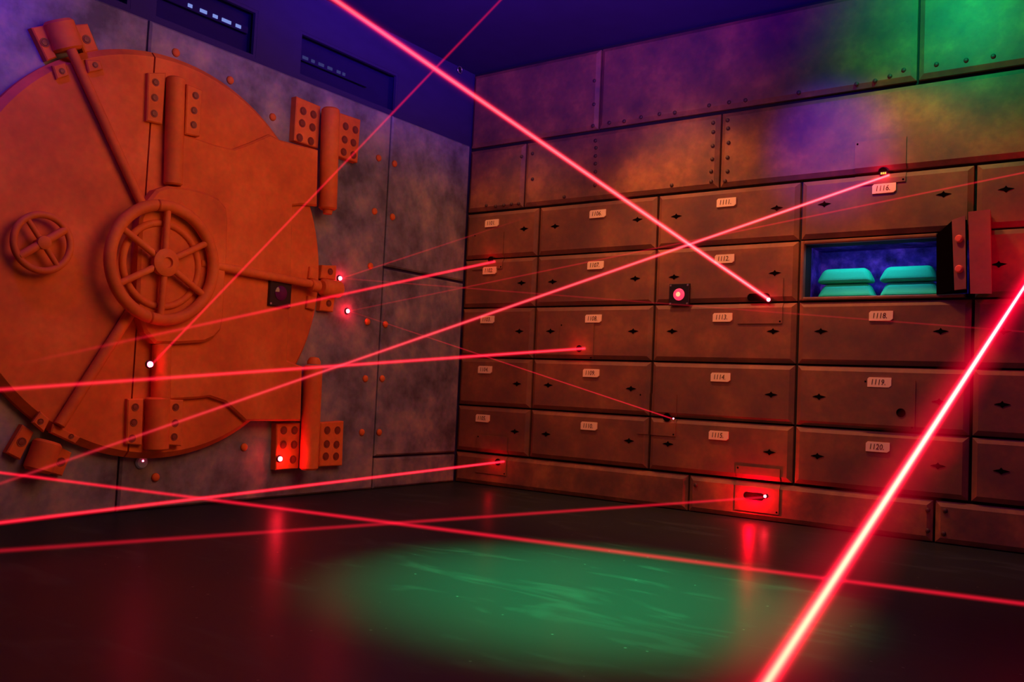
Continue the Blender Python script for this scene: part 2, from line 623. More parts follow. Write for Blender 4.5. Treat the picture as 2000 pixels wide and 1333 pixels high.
o = obj('bearing_ring', torus(bmesh.new(), fL(cy + 0.01, cz - 0.01, D3), (1, 0, 0), 0.235, 0.02, 56, 12), M['orange'], v, smooth=True)
# small handwheel
SD = 0.165
sc_ = [lw(83, 413, SD), lw(83, 536, SD), lw(19, 470, SD), lw(144, 478, SD)]
cy2, cz2 = (sc_[2][0] + sc_[3][0]) / 2, (sc_[0][1] + sc_[1][1]) / 2
Rs = ((sc_[0][1] - sc_[1][1]) / 2 + (sc_[3][0] - sc_[2][0]) / 2) / 2 - 0.017
sw = obj('small_handwheel_rim', torus(bmesh.new(), fL(cy2, cz2, SD), (1, 0, 0), Rs, 0.018, 56, 12), M['orange'], v, smooth=True)
for k, rr in ((38, 0.021), (218, 0.021), (128, 0.014), (308, 0.014)):
    a = math.radians(k)
    bm = rod(bmesh.new(), fL(cy2, cz2, SD), fL(cy2 + math.cos(a) * Rs, cz2 + math.sin(a) * Rs, SD), rr, 14)
    shade_auto(obj('small_handwheel_spoke', bm, M['orange'], sw))
shade_auto(obj('small_handwheel_hub', lathe(bmesh.new(), fL(cy2, cz2, D1 - 0.002), (1, 0, 0), [(0.02, 0), (0.02, 0.055), (0.034, 0.062), (0.034, 0.085), (0.02, 0.092), (0, 0.092)], 20), M['orange'], sw))

# three locking bars running from the wheel to the rim
vrod('locking_bar', (138, 96), (283, 412), D1 + 0.035, 0.026, v, cut=True)
vrod('locking_bar', (268, 590), (115, 832), D1 + 0.035, 0.030, v, cut=True)
vrod('locking_bar', (390, 514), (607, 555), D2 + 0.03, 0.027, v)
# little guides on the disc edge
bracket(v, 'bar_guide', [(103, 128), (128, 121), (135, 148), (112, 155)], [(121, 139)], D1 - 0.002, D1 + 0.02, 0.016)
bracket(v, 'bar_guide', [(168, 116), (196, 118), (202, 136), (174, 142)], [(186, 127)], D1 - 0.002, D1 + 0.02, 0.016)
bracket(v, 'bar_guide', [(80, 804), (98, 820), (86, 845), (64, 826)], [(79, 824)], D1 - 0.002, D1 + 0.02, 0.016)
bracket(v, 'bar_guide', [(104, 828), (158, 855), (147, 868), (100, 846)], [(139, 853)], D1 - 0.002, D1 + 0.03, 0.014)
bracket(v, 'bar_guide', [(607, 521), (622, 524), (620, 548), (604, 544)], [], D1 - 0.002, D1 + 0.025)
bracket(v, 'bar_guide', [(603, 578), (619, 581), (615, 607), (600, 602)], [], D1 - 0.002, D1 + 0.025)
o = vrod('bar_collar', (606, 557), (622, 560), D2 + 0.025, 0.042, v)


# ------------------------------------------------------------------ hinges and clamps on the wall
def hinge(label, barrel, quads, boltlists, knob=None):
    y0, z0 = lw(*barrel[1], 0.1)
    t = thing('vault_hinge', label, 'hinge', (TL, y0, z0), 'pin hinges of the vault door')
    d = 0.15
    vrod('hinge_barrel', barrel[0], barrel[1], d, 0.062, t, cap=0.012)
    for q, bl in zip(quads, boltlists):
        bracket(t, 'hinge_plate', q, bl, TL, TL + 0.055, 0.028)
    if knob:
        y, z = lw(*knob, d)
        shade_auto(obj('hinge_pin_head', lathe(bmesh.new(), fL(y, z, d), (0, 0, 1), [(0.045, 0), (0.045, 0.02), (0.03, 0.045), (0, 0.05)], 20), M['orange'], t))
    else:
        y, z = lw(*barrel[1], d)
        shade_auto(obj('hinge_pin_tip', lathe(bmesh.new(), fL(y, z, d), (0, 0, -1), [(0.035, 0), (0.03, 0.03), (0, 0.035)], 20), M['orange'], t))


hinge('upper hinge of the vault door, twelve bolts beside a long barrel', [(646, 212), (640, 410)],
      [[(580, 188), (627, 208), (622, 290), (575, 274)], [(664, 220), (705, 234), (699, 318), (658, 304)]],
      [[(592, 217), (612, 224), (590, 241), (610, 249), (585, 269), (607, 276)], [(675, 247), (694, 254), (673, 273), (690, 279), (671, 297), (690, 303)]])
hinge('lower hinge of the vault door, standing near the floor', [(612, 714), (603, 918)],
      [[(541, 828), (587, 827), (584, 916), (539, 919)], [(627, 826), (672, 823), (669, 910), (625, 912)]],
      [[(554, 841), (575, 841), (553, 869), (574, 869), (572, 898)], [(639, 841), (659, 841), (638, 868), (657, 869), (636, 892), (656, 892)]], knob=(613, 712))


def clamp(label, quads, holes, bars, dd=0.085):
    y0, z0 = lw(*quads[0][0], 0.05)
    t = thing('bar_clamp', label, 'clamp', (TL, y0, z0), 'clamps that receive the locking bars')
    for q, h in zip(quads, holes):
        bracket(t, 'clamp_plate', q, [h], TL, TL + 0.045, 0.024)
    for p0, p1, r, hd in bars:
        vrod('clamp_socket', p0, p1, hd, r, t, cap=0.014)


clamp('orange clamp at the top left edge of the vault door',
      [[(62, 54), (88, 49), (112, 112), (93, 119)], [(142, 48), (172, 46), (193, 98), (165, 104)]],
      [(87, 83), (169, 77)], [((112, 40), (134, 100), 0.078, 0.09)])
clamp('orange clamp at the bottom left edge of the vault door',
      [[(45, 830), (67, 845), (40, 899), (13, 885)], [(115, 872), (141, 885), (122, 931), (96, 924)]],
      [(42, 864), (119, 903)], [((95, 862), (72, 922), 0.072, 0.09)])
clamp('orange clamp beside the right edge of the vault door between two laser dots',
      [[(630, 518), (658, 519), (657, 547), (627, 544)], [(629, 578), (655, 580), (651, 610), (625, 607)]],
      [(645, 531), (642, 593)], [((628, 561), (664, 566), 0.060, 0.10)])

# ------------------------------------------------------------------ right wall: riveted plates
UP = [
    ('small rusty plate in the corner above the drawer numbered 1101', 0.012, 0.592, 2.252, 2.782,
     [(950, 402), (968, 403), (984, 401), (999, 399), (1013, 398), (1019, 306)]),
    ('long rusty plate with rivets in the middle of the upper course', 0.592, 2.256, 2.252, 2.782,
     [(1163, 275), (1164, 289), (1163, 305), (1163, 320), (1163, 336), (1162, 362), (1102, 385), (1393, 240), (1393, 258), (1392, 285), (1391, 311), (1389, 335), (1389, 355), (1040, 300), (1040, 350), (1312, 362)]),
    ('long plate washed purple by the blue light, above the drawer with the laser', 2.256, 4.93, 2.252, 2.782,
     [(1421, 235), (1422, 251), (1423, 279), (1421, 308), (1421, 335), (1416, 354)]),
    ('topmost plate next to the corner fading into the dark', 0.012, 1.262, 2.800, 3.43, [(1161, 158), (1160, 204), (1158, 246)]),
    ('topmost middle plate glowing rusty at its lower edge', 1.262, 3.526, 2.800, 3.43,
     [(1190, 240), (1219, 237), (1252, 229), (1288, 223), (1318, 220), (1385, 206), (1424, 200), (1456, 196), (1560, 181), (1673, 164), (1709, 158), (1738, 149), (1765, 137)]),
    ('topmost right plate lit green from above', 3.526, 4.93, 2.800, 3.43, [(1829, 126), (1887, 118), (1940, 110)]),
    ('long low skirting plate under the drawers next to the corner', 0.012, 2.106, 0.004, ROWS[0] - 0.006, []),
    ('low skirting plate with the bright slotted laser port', 2.106, 3.670, 0.004, ROWS[0] - 0.006, [(1359, 948), (1812, 997), (1812, 1037)]),
    ('low skirting plate at the right edge of the picture', 3.670, 4.93, 0.004, ROWS[0] - 0.006, [(1846, 998), (1843, 1043)]),
]
panel_geo = []   # (x0, z0, x1, z1, chamfer)
for lab, a0, a1, b0, b1, rv in UP:
    t = thing('riveted_plate', lab, 'wall plate', ((a0 + a1) / 2, 0, b0), 'steel plates around the deposit drawers')
    r_ = (a0 + G, b0 + 0.002, a1 - G * 0.6, b1 - G)
    obj('plate', slab(bmesh.new(), rect(*r_), fR, 0.001, T, 0.030, 0.019), M['rust'], t)
    panel_geo.append(r_)
    rivets(t, fR, [rw(a, b_, T) for a, b_ in rv], 0.0145, T, material=M['rustdark'] if 'rustdark' in M else M['rust'])

# ------------------------------------------------------------------ drawers
key = [(-0.052, 0.0), (-0.030, 0.008), (-0.012, 0.012), (0.0, 0.026), (0.010, 0.012), (0.030, 0.008), (0.052, 0.002), (0.030, -0.006), (0.012, -0.012), (0.0, -0.024), (-0.014, -0.010), (-0.030, -0.006)]
names = {(0, 4): '1101', (0, 3): '1102', (0, 2): '1103', (0, 1): '1104', (0, 0): '1105',
         (1, 4): '1106', (1, 3): '1107', (1, 2): '1108', (1, 1): '1109', (1, 0): '1110',
         (2, 4): '1111', (2, 3): '1112', (2, 2): '1113', (2, 1): '1114', (2, 0): '1115',
         (3, 4): '1116', (3, 2): '1118', (3, 1): '1119', (3, 0): '1120'}
tagx = {0: 0.294, 1: 1.298, 2: 2.322, 3: 3.352}
place5 = ['bottom', 'second from the bottom', 'middle', 'second from the top', 'top']


def text_bm(s, size):
    cu = bpy.data.curves.new('num', 'FONT')
    cu.body = s
    cu.size = size
    cu.extrude = 0.0006
    cu.align_x = 'CENTER'
    cu.align_y = 'CENTER'
    cu.shear = 0.15
    cu.resolution_u = 2
    o = bpy.data.objects.new('num', cu)
    C.objects.link(o)
    bpy.context.view_layer.update()
    me = bpy.data.meshes.new_from_object(o)
    bpy.data.objects.remove(o)
    bm = bmesh.new()
    bm.from_mesh(me)
    bpy.data.meshes.remove(me)
    return bm


def drawer(ci, ri):
    x0, x1, z0, z1 = COLS[ci], COLS[ci + 1], ROWS[ri], ROWS[ri + 1]
    num = names.get((ci, ri))
    if num:
        lab = 'bronze deposit drawer with number card %s' % num
    else:
        lab = 'deposit drawer at the right picture edge, %s of its column' % place5[ri]
    t = thing('deposit_drawer', lab, 'drawer', ((x0 + x1) / 2, 0, z0), 'safe deposit drawers')
    r_ = (x0 + G, z0 + 0.004, x1 - G, z1 - G)
    obj('drawer_front', slab(bmesh.new(), rect(*r_), fR, 0.0, T, 0.030, 0.019), M['drawer'], t)
    panel_geo.append(r_)
    zk = z0 + (0.222 if ri == 4 else 0.213 if ri == 2 else 0.19)
    ks = []
    if ci == 0:
        ks = [0.617]
    elif ci == 4:
        ks = [4.02 if ri != 3 else 3.99]
    else:
        left = {1: 0.914, 2: 1.946, 3: 2.987}[ci]
        right = {1: 1.636, 2: 2.675, 3: 3.690}[ci]
        ks = [left, right]
        if (ci, ri) == (2, 1):
            ks = [right]
    for kx in ks:
        bm = slab(bmesh.new(), [(kx + a * 0.82, zk + b_ * 0.82) for a, b_ in key], fR, T, T + 0.003, 0.0008)
        obj('keyhole', bm, M['hole'], t)
    if num:
        kx, kz = tagx[ci], z1 - 0.102
        card = obj('number_card', slab(bmesh.new(), [(kx - 0.07, kz - 0.03), (kx + 0.055, kz - 0.03), (kx + 0.07, kz - 0.018), (kx + 0.07, kz + 0.03), (kx - 0.06, kz + 0.03), (kx - 0.07, kz + 0.02)], fR, T, T + 0.0095, 0.0006), M['tag'], t)
        bm = text_bm(num + '.', 0.048)
        bmesh.ops.transform(bm, matrix=Matrix.Translation((kx - 0.008, -T - 0.0102, kz)) @ Matrix.Rotation(math.pi / 2, 4, 'X') @ Matrix.Scale(0.85, 4, (1, 0, 0)), verts=bm.verts)
        obj('number', bm, M['ink'], card)


for ci in range(5):
    for ri in range(5):
        if (ci, ri) == (3, 3):
            continue
        drawer(ci, ri)

# ------------------------------------------------------------------ open compartment
X0, X1, Z0, Z1 = COLS[3] + G, COLS[4] - G, ROWS[3] + 0.004, ROWS[4] - G
t = thing('open_deposit_box', 'open deposit box glowing blue inside with its door swung out', 'deposit box', ((X0 + X1) / 2, 0, Z0))
bm = bmesh.new()
fw = 0.022
for q in ((X0, Z0, X0 + fw, Z1), (X0 + fw, Z1 - fw, X1 - 0.19, Z1), (X0 + fw, Z0, X1 - 0.03, Z0 + fw)):
    slab(bm, rect(*q), fR, 0.0, T, 0.006)
obj('frame', bm, M['drawer'], t)
bm = bmesh.new()
ya, yb = 0.0, 0.34
box(bm, (hx0 - 0.01, ya + 0.12, hz0 - 0.01), (hx0, yb, hz1 + 0.01))
box(bm, (hx1, ya + 0.12, hz0 - 0.01), (hx1 + 0.01, yb, hz1 + 0.01))
box(bm, (hx0, ya + 0.12, hz0 - 0.01), (hx1, yb, hz0))
box(bm, (hx0, ya + 0.12, hz1), (hx1, yb, hz1 + 0.01))
box(bm, (hx0 - 0.01, yb, hz0 - 0.01), (hx1 + 0.01, yb + 0.01, hz1 + 0.01))
obj('lining', bm, M['boxback'], t)
obj('back_panel', box(bmesh.new(), (hx0 + 0.001, yb - 0.012, hz0 + 0.001), (hx1 - 0.001, yb - 0.002, hz1 - 0.001)), M['boxback'], t)
# door: seen from its inner side, hinged on the right


def pr(u, v_, d):
    a, b_ = rw(u, v_, d)
    return fR(a, b_, d)


def prism(bm, top, bot):
    tv = [bm.verts.new(p) for p in top]
    bv = [bm.verts.new(p) for p in bot]
    n = len(tv)
    for i in range(n):
        bm.faces.new((tv[i], tv[(i + 1) % n], bv[(i + 1) % n], bv[i]))
    bm.faces.new(tv[::-1])
    bm.faces.new(bv)
    return bm


# inner jamb, bolt strip, door leaf
jm = prism(bmesh.new(), [pr(1829, 459, 0.046), pr(1861, 430, 0.10), pr(1889, 430, 0.05)], [pr(1829, 576, 0.046), pr(1861, 568, 0.10), pr(1889, 572, 0.05)])
obj('jamb', jm, M['hole'], t)
dr = obj('door', prism(bmesh.new(), [pr(1891, 414, 0.17), pr(1934, 409, 0.17), pr(1936, 420, 0.05), pr(1893, 424, 0.05)],
                       [pr(1895, 574, 0.17), pr(1937, 574, 0.17), pr(1938, 572, 0.05), pr(1897, 574, 0.05)]), M['reddoor'], t)
st = obj('bolt_strip', prism(bmesh.new(), [pr(1859, 430, 0.11), pr(1885, 421, 0.135), pr(1886, 426, 0.05), pr(1864, 434, 0.05)],
                             [pr(1864, 567, 0.11), pr(1887, 564, 0.135), pr(1888, 566, 0.05), pr(1868, 568, 0.05)]), M['reddoor'], t)
for uu, vv in ((1875, 467), (1875, 526)):
    p = pr(uu, vv, 0.122)
    shade_auto(obj('locking_bolt', lathe(bmesh.new(), p, (-0.3, -1, 0), [(0.022, -0.01), (0.022, 0.018), (0.016, 0.024), (0, 0.025)], 20), M['redbolt'], st))
lamp('compartment_lamp', 'AREA', ((hx0 + hx1) / 2 - 0.1, 0.02, hz1 - 0.01), ((hx0 + hx1) / 2 - 0.1, 0.16, hz0), 1.15, (0.10, 0.52, 0.85), 0.6, 0.03)  # added cyan light without a fixture, makes bars and lining glow


def ingot(name, label, u0, u1, v0, v1, y):
    a0, b0 = rw(u0, v1, -y)
    a1, b1 = rw(u1, v0, -y)
    t_ = obj(name, ingot_bm(a0, a1, b0, b1, y), M['ingot'])
    tag(t_, label, 'gold bar', 'glowing bars stacked in the open box')
    md = t_.modifiers.new('round', 'BEVEL')
    md.width = 0.014
    md.segments = 3
    for p_ in t_.data.polygons:
        p_.use_smooth = True
    return t_


def ingot_bm(x0, x1, z0, z1, y0):
    bm = bmesh.new()
    s = 0.045
    dp = 0.13
    b0 = [(x0, y0, z0), (x1, y0, z0), (x1, y0 + dp, z0), (x0, y0 + dp, z0)]
    b1 = [(x0 + s, y0 + s * 0.6, z1), (x1 - s, y0 + s * 0.6, z1), (x1 - s, y0 + dp - s * 0.6, z1), (x0 + s, y0 + dp - s * 0.6, z1)]
    v0 = [bm.verts.new(p) for p in b0]
    v1 = [bm.verts.new(p) for p in b1]
    bm.faces.new(v0[::-1])
    bm.faces.new(v1)
    for i in range(4):
        bm.faces.new((v0[i], v0[(i + 1) % 4], v1[(i + 1) % 4], v1[i]))
    return bm


def ingots():
    y = 0.10
    zb = hz0 + 0.001
    h = 0.098
    for lab, x0, x1, lvl in (('teal glowing bar at the lower left of the open box', 2.90, 3.275, 0),
                             ('teal glowing bar at the upper left, lying on another bar', 2.895, 3.26, 1),
                             ('teal glowing bar at the lower right of the open box', 3.29, 3.665, 0),
                             ('teal glowing bar at the upper right, lying on another bar', 3.285, 3.645, 1)):
        z0 = zb + lvl * (h + 0.004)
        o = obj('gold_bar', ingot_bm(x0, x1, z0, z0 + h, y), M['ingot'])
        tag(o, lab, 'gold bar', 'glowing bars stacked in the open box')
        md = o.modifiers.new('round', 'BEVEL')
        md.width = 0.030
        md.segments = 4


ingots()


# ------------------------------------------------------------------ laser ports in the right wall
def port(label, sq, holes, cat='laser port'):
    """cover plate that repeats the relief beneath it, with its opening(s)"""
    a0, b0, a1, b1 = sq
    bm = bmesh.new()
    for (x0, z0, x1, z1) in panel_geo:
        if x1 < a0 or x0 > a1 or z1 < b0 or z0 > b1:
            continue
        x0c, x1c = max(x0, a0 + 0.0), min(x1, a1)
        z0c, z1c = max(z0, b0), min(z1, b1)
        ch = 0.030
        p = rect(x0, z0, x1, z1)
        sub = slab(bmesh.new(), p, fR, T - 0.02, T + 0.007, ch, 0.019)
        for co, no in (((a0, 0, 0), (-1, 0, 0)), ((a1, 0, 0), (1, 0, 0)), ((0, 0, b0), (0, 0, -1)), ((0, 0, b1), (0, 0, 1))):
            r = bmesh.ops.bisect_plane(sub, geom=sub.verts[:] + sub.edges[:] + sub.faces[:], plane_co=co, plane_no=no, clear_outer=True)
            ed = [e for e in r['geom_cut'] if isinstance(e, bmesh.types.BMEdge)]
            if ed:
                bmesh.ops.holes_fill(sub, edges=ed)
        me = bpy.data.meshes.new('tmp')
        sub.to_mesh(me)
        sub.free()
        bm.from_mesh(me)
        bpy.data.meshes.remove(me)
    t_ = thing('laser_port', label, cat, ((a0 + a1) / 2, -0.004, b0), 'square laser port covers in the drawer wall')
    obj('cover_plate', bm, M['drawer'], t_)
    for (hx, hz, r, w2) in holes:
        D = T + 0.007
        out = []
        n = 24
        for i in range(n):
            a = 2 * math.pi * i / n
            cx_ = w2 if math.cos(a) > 0 else -w2
            out.append((hx + cx_ + math.cos(a) * r, hz + math.sin(a) * r))
        inn = []
        for i in range(n):
            a = 2 * math.pi * i / n
            cx_ = w2 if math.cos(a) > 0 else -w2
            inn.append((hx + cx_ + math.cos(a) * r * 0.8, hz + math.sin(a) * r * 0.8))
        b2 = bmesh.new()
        o1 = [b2.verts.new(fR(a, c, D)) for a, c in out]
        o2 = [b2.verts.new(fR(a, c, D + 0.004)) for a, c in out]
        i2 = [b2.verts.new(fR(a, c, D + 0.004)) for a, c in inn]
        i1 = [b2.verts.new(fR(a, c, D + 0.0008)) for a, c in inn]
        for r0, r1 in ((o1, o2), (o2, i2), (i2, i1)):
            for i in range(n):
                b2.faces.new((r0[i], r0[(i + 1) % n], r1[(i + 1) % n], r1[i]))
        b2.faces.new(i1)
        obj('opening', b2, M['hole'], t_)
    # screws in the corners
    for sx, sz in ((a0 + 0.014, b1 - 0.014), (a1 - 0.014, b0 + 0.014)):
        obj('screw', lathe(bmesh.new(), fR(sx, sz, T + 0.006), (0, -1, 0), [(0.006, 0), (0.006, 0.002), (0.004, 0.003), (0, 0.003)], 10), M['hole'], t_)
    return t_


PORTS = {
    'purple': ('square port cover at the top of drawer 1116, laser leaving it', (3.172, 2.172, 3.476, 2.452), [(3.342, 2.245, 0.026, 0)]),
    'slot': ('square port cover between drawers 1112 and 1113, hit by the thick beam', (2.43, 1.30, 2.735, 1.602), [(2.572, 1.478, 0.025, 0.052)]),
    'p1108': ('square port cover low on drawer 1108 with a level beam', (1.003, 1.035, 1.305, 1.31), [(1.185, 1.117, 0.025, 0)]),
    'p1102': ('square port cover between drawers 1101 and 1102', (0.11, 1.76, 0.421, 2.061), [(0.302, 1.838, 0.026, 0)]),
    'low': ('square port cover below drawer 1105 near the corner floor', (0.243, 0.098, 0.551, 0.402), [(0.468, 0.200, 0.026, 0)]),
    'p1115': ('square port cover between drawers 1114 and 1115 with a black round hole', (1.704, 0.508, 2.002, 0.803), [(1.934, 0.640, 0.030, 0)]),
    'p1119': ('square port cover on drawer 1119 with an unlit round hole', (3.256, 0.655, 3.559, 0.951), [(3.480, 0.755, 0.026, 0)]),
    'skirt': ('square port cover at floor level, flooded bright red around its slot', (2.452, 0.054, 2.751, 0.347), [(2.583, 0.156, 0.024, 0.045)]),
}
for k, a in PORTS.items():
    port(*a)


# ------------------------------------------------------------------ emitters and sensors
def emitter_on(label, F, a, b_, d, r=0.012, m='white_hot', name='laser_emitter', group='laser emitters'):
    ax = F(0, 0, 1)
    base = F(a, b_, d)
    t_ = thing(name, label, 'laser emitter', base, group)
    shade_auto(obj('housing', lathe(bmesh.new(), base, ax, [(r * 1.5, 0), (r * 1.5, 0.006), (r * 1.15, 0.010)], 20), M['black'], t_))
    shade_auto(obj('lens', lathe(bmesh.new(), base, ax, [(r, 0.009), (r * 0.95, 0.010 + r * 0.4), (r * 0.6, 0.010 + r * 0.8), (0, 0.010 + r)], 20), M[m], t_))
    return base + ax * (0.012 + r)


E = {}
E['a'] = emitter_on('glaring laser dot on the lower bolt bar of the vault door', fL, *lw(289, 712, 0.20), D2 + 0.07, 0.016, 'white_mid')
E['b'] = emitter_on('laser dot right of the middle clamp, the higher of the pair', fL, *lw(666, 544, 0.05), TL, 0.014)
E['c'] = emitter_on('laser dot right of the middle clamp, the lower of the pair', fL, *lw(681, 608, 0.05), TL, 0.014)
E['d'] = emitter_on('laser dot on the lower hinge plate close to the floor', fL, *lw(548, 897, 0.10), TL + 0.055, 0.015)
pe = rw(1494, 970, T + 0.02)
E['e'] = emitter_on('bright laser dot in the slot of the floor level port', fR, *pe, T + 0.008, 0.009, 'white_hot')
pe = rw(1316, 818, T + 0.01)
E['f'] = emitter_on('tiny laser dot beside the black hole between drawers 1114 and 1115', fR, *pe, T + 0.005, 0.0055, 'hot_small')
pe = rw(1502, 586, T + 0.01)
E['g'] = emitter_on('white hot laser dot where the thick beam meets the slot', fR, *pe, T + 0.008, 0.012, 'hot_small')

# added point lamps for red light thrown on the wall around the ports
for nm, (a, b_), pw in (('spill_skirt', (2.58, 0.15), 8), ('spill_1108', (1.16, 1.118), 0.3), ('spill_low', (0.44, 0.21), 0.5),
                        ('spill_1102', (0.29, 1.85), 0.2), ('spill_slot', (2.60, 1.47), 0.5), ('spill_1116', (3.34, 2.23), 0.7)):
    lamp('laser_' + nm, 'POINT', (a, -T - 0.07, b_), None, pw, (1.0, 0.0, 0.012), soft=0.012)
for k_ in 'abcd':
    p_ = E[k_]
    lamp('laser_glare', 'POINT', (p_.x + 0.035, p_.y, p_.z), None, 0.05 if k_ == 'a' else 0.10, (1.0, 0.0, 0.02), soft=0.012)  # added lamps giving the emitters their red halo
lamp('laser_speckle', 'SPOT', (4.4, -1.4, 1.3), fR(*rw(1838, 880, T), T), 60, (1, 0.0, 0.03), angle=9, blend=1.0, soft=0.01)  # added spots standing in for reflected laser glare
lamp('laser_speckle_corner', 'SPOT', (1.5, -1.6, 1.0), fR(*rw(907, 868, T), T), 12, (1, 0.0, 0.02), angle=7, blend=1.0, soft=0.01)


def sensor(label, F, a, b_, d, s, lens_m, group='square black laser receivers'):
    base = F(a, b_, d)
    ax = F(0, 0, 1)
    t_ = thing('laser_receiver', label, 'sensor', base, group)
    obj('housing', slab(bmesh.new(), rect(a - s, b_ - s, a + s, b_ + s), F, d, d + 0.02, 0.004), M['black'], t_)
    shade_auto(obj('lens', lathe(bmesh.new(), F(a, b_, d + 0.018), ax, [(s * 0.56, 0), (s * 0.54, 0.006), (s * 0.35, 0.014), (0, 0.018)], 32), M[lens_m], t_))
    if lens_m == 'red_lens':
        obj('filament', lathe(bmesh.new(), F(a, b_, d + 0.034), ax, [(0.017, 0), (0.012, 0.003), (0, 0.004)], 16), M['fil'], t_)  # emissive dome added as the bright centre highlight of the lens
    for sx in (-1, 1):
        for sz in (-1, 1):
            obj('screw', lathe(bmesh.new(), F(a + sx * s * 0.84, b_ + sz * s * 0.84, d + 0.019), ax, [(0.008, 0), (0.007, 0.003), (0, 0.004)], 10), M['screw'], t_)


a, b_ = lw(548.5, 573, D2 + 0.02)
sensor('black square receiver with an unlit purple lens on the vault door', fL, a, b_, D2, 0.088, 'lens')
a, b_ = rw(1326, 575.5, T + 0.02)
sensor('black square receiver with a lit red lens between drawers 1112 and 1113', fR, a, b_, T, 0.077, 'red_lens')

a, b_ = lw(281, 904, 0.06)
t = thing('round_reflector', 'small milky blue round reflector under the vault door', 'reflector', fL(a, b_, TL))
shade_auto(obj('lens', lathe(bmesh.new(), fL(a, b_, TL), (1, 0, 0), [(0.036, 0), (0.038, 0.008), (0.030, 0.018), (0, 0.022)], 28), M['bluelens'], t))
obj('dot', lathe(bmesh.new(), fL(a, b_ + 0.008, TL + 0.019), (1, 0, 0), [(0.006, 0), (0.004, 0.004), (0, 0.005)], 10), M['hot_small'], t)
# connector block that glows yellow above the port of drawer 1116
a, b_ = rw(1725, 338, T + 0.02)
t = thing('terminal_block', 'tiny yellow lit terminal block above the laser at drawer 1116', 'terminal block', fR(a, b_, T + 0.004))
obj('body', box(bmesh.new(), (a - 0.020, -T - 0.012, b_ - 0.008), (a + 0.020, -T - 0.003, b_ + 0.008)), M['black'], t)
for i in range(3):
    obj('terminal', box(bmesh.new(), (a - 0.016 + i * 0.0115, -T - 0.014, b_ - 0.006), (a - 0.008 + i * 0.0115, -T - 0.0115, b_ + 0.006)), M['yel'], t)

# emissive dashes standing in for light reflected in the upper windows
for lab, segs, (ya, yb), zz in (('row of pale blue lights behind the upper window above the vault door', [(398, 22, 10), (421, 32, 7), (443, 41, 14), (466, 52, 8), (372, 10, 6)], (-2.95, -2.28), 3.02),
                                ('dim row of pale lights behind the window nearer the corner', [(597, 112, 10), (612, 119, 6), (628, 126, 10), (645, 134, 9), (662, 141, 7), (672, 146, 5)], (-1.88, -1.2), 2.99)):
    d = -0.05
    ys = [lw(u, v_, d) for u, v_, _ in segs]
    zm = sum(p[1] for p in ys) / len(ys)
    t = thing('led_strip', lab, 'light strip', (d - 0.02, (ya + yb) / 2, zm - 0.02), 'light strips behind the dark windows')
    obj('channel', box(bmesh.new(), (d - 0.02, ya, zm - 0.022), (d - 0.006, yb, zm + 0.022)), M['ceil'], t)
    for (u, v_, ln), (y_, z_) in zip(segs, ys):
        hw = ln * 0.0024
        obj('diode', box(bmesh.new(), (d - 0.006, y_ - hw, zm - 0.010), (d, y_ + hw, zm + 0.010)), M['led'] if ya < -2 else M['led_dim'], t)

# small ring fixtures near the ceiling corner
a, b_ = lw(896, 137, 0.0)
t = thing('sprinkler', 'small dark ring fitting high on the black wall by the corner', 'fitting', fL(a, b_, 0))
obj('ring', torus(bmesh.new(), fL(a, b_, 0.012), (1, 0, 0), 0.028, 0.006, 28, 8), M['screw'], t, smooth=True)
obj('base', lathe(bmesh.new(), fL(a, b_, 0), (1, 0, 0), [(0.026, 0), (0.026, 0.008), (0, 0.008)], 20), M['black'], t)


# ------------------------------------------------------------------ laser beams
def beam_mat(name, Ln, s, red, core, sc, k0, k1, wide=None):
    m = bpy.data.materials.new(name)
    m.use_nodes = True
    nt = m.node_tree
    N, L = nt.nodes, nt.links
    N.clear()
    out = N.new('ShaderNodeOutputMaterial')
    tc = N.new('ShaderNodeTexCoord')
    sp = N.new('ShaderNodeSeparateXYZ')
    L.new(tc.outputs['Object'], sp.inputs[0])

    def math_(op, a, b_=None):
        n = N.new('ShaderNodeMath')
        n.operation = op
        for i, q in enumerate((a, b_)):
            if q is None:
                continue
            if isinstance(q, (int, float)):
                n.inputs[i].default_value = q
            else:
                L.new(q, n.inputs[i])
        return n.outputs[0]
    r2 = math_('ADD', math_('MULTIPLY', sp.outputs[0], sp.outputs[0]), math_('MULTIPLY', sp.outputs[1], sp.outputs[1]))
    # the beam loses power along its way through the haze
    mr = N.new('ShaderNodeMapRange')
    mr.inputs['From Min'].default_value = 0
    mr.inputs['From Max'].default_value = Ln
    mr.inputs['To Min'].default_value = k0
    mr.inputs['To Max'].default_value = k1
    L.new(sp.outputs[2], mr.inputs['Value'])
    fac = math_('MAXIMUM', mr.outputs[0], 0.0)
    sh = None
    lobes = [(red[0], red[1], s), (core[0], core[1], sc)]
    if wide:
        lobes.append(((1.0, 0.0, 0.03), wide[0], wide[1]))
    for col, st, ss in lobes:
        if st <= 0:
            continue
        g_ = math_('EXPONENT', math_('MULTIPLY', r2, -1.0 / (ss * ss)))
        f_ = fac if ss >= s else math_('POWER', fac, 2.2)
        stn = math_('MULTIPLY', math_('MULTIPLY', g_, f_), st / (ss * 1.772))
        e = N.new('ShaderNodeEmission')
        e.inputs['Color'].default_value = (*col, 1)
        L.new(stn, e.inputs['Strength'])
        if sh is None:
            sh = e.outputs[0]
        else:
            a_ = N.new('ShaderNodeAddShader')
            L.new(sh, a_.inputs[0])
            L.new(e.outputs[0], a_.inputs[1])
            sh = a_.outputs[0]
    L.new(sh, out.inputs['Volume'])
    return m


RED = (1.0, 0.008, 0.035)


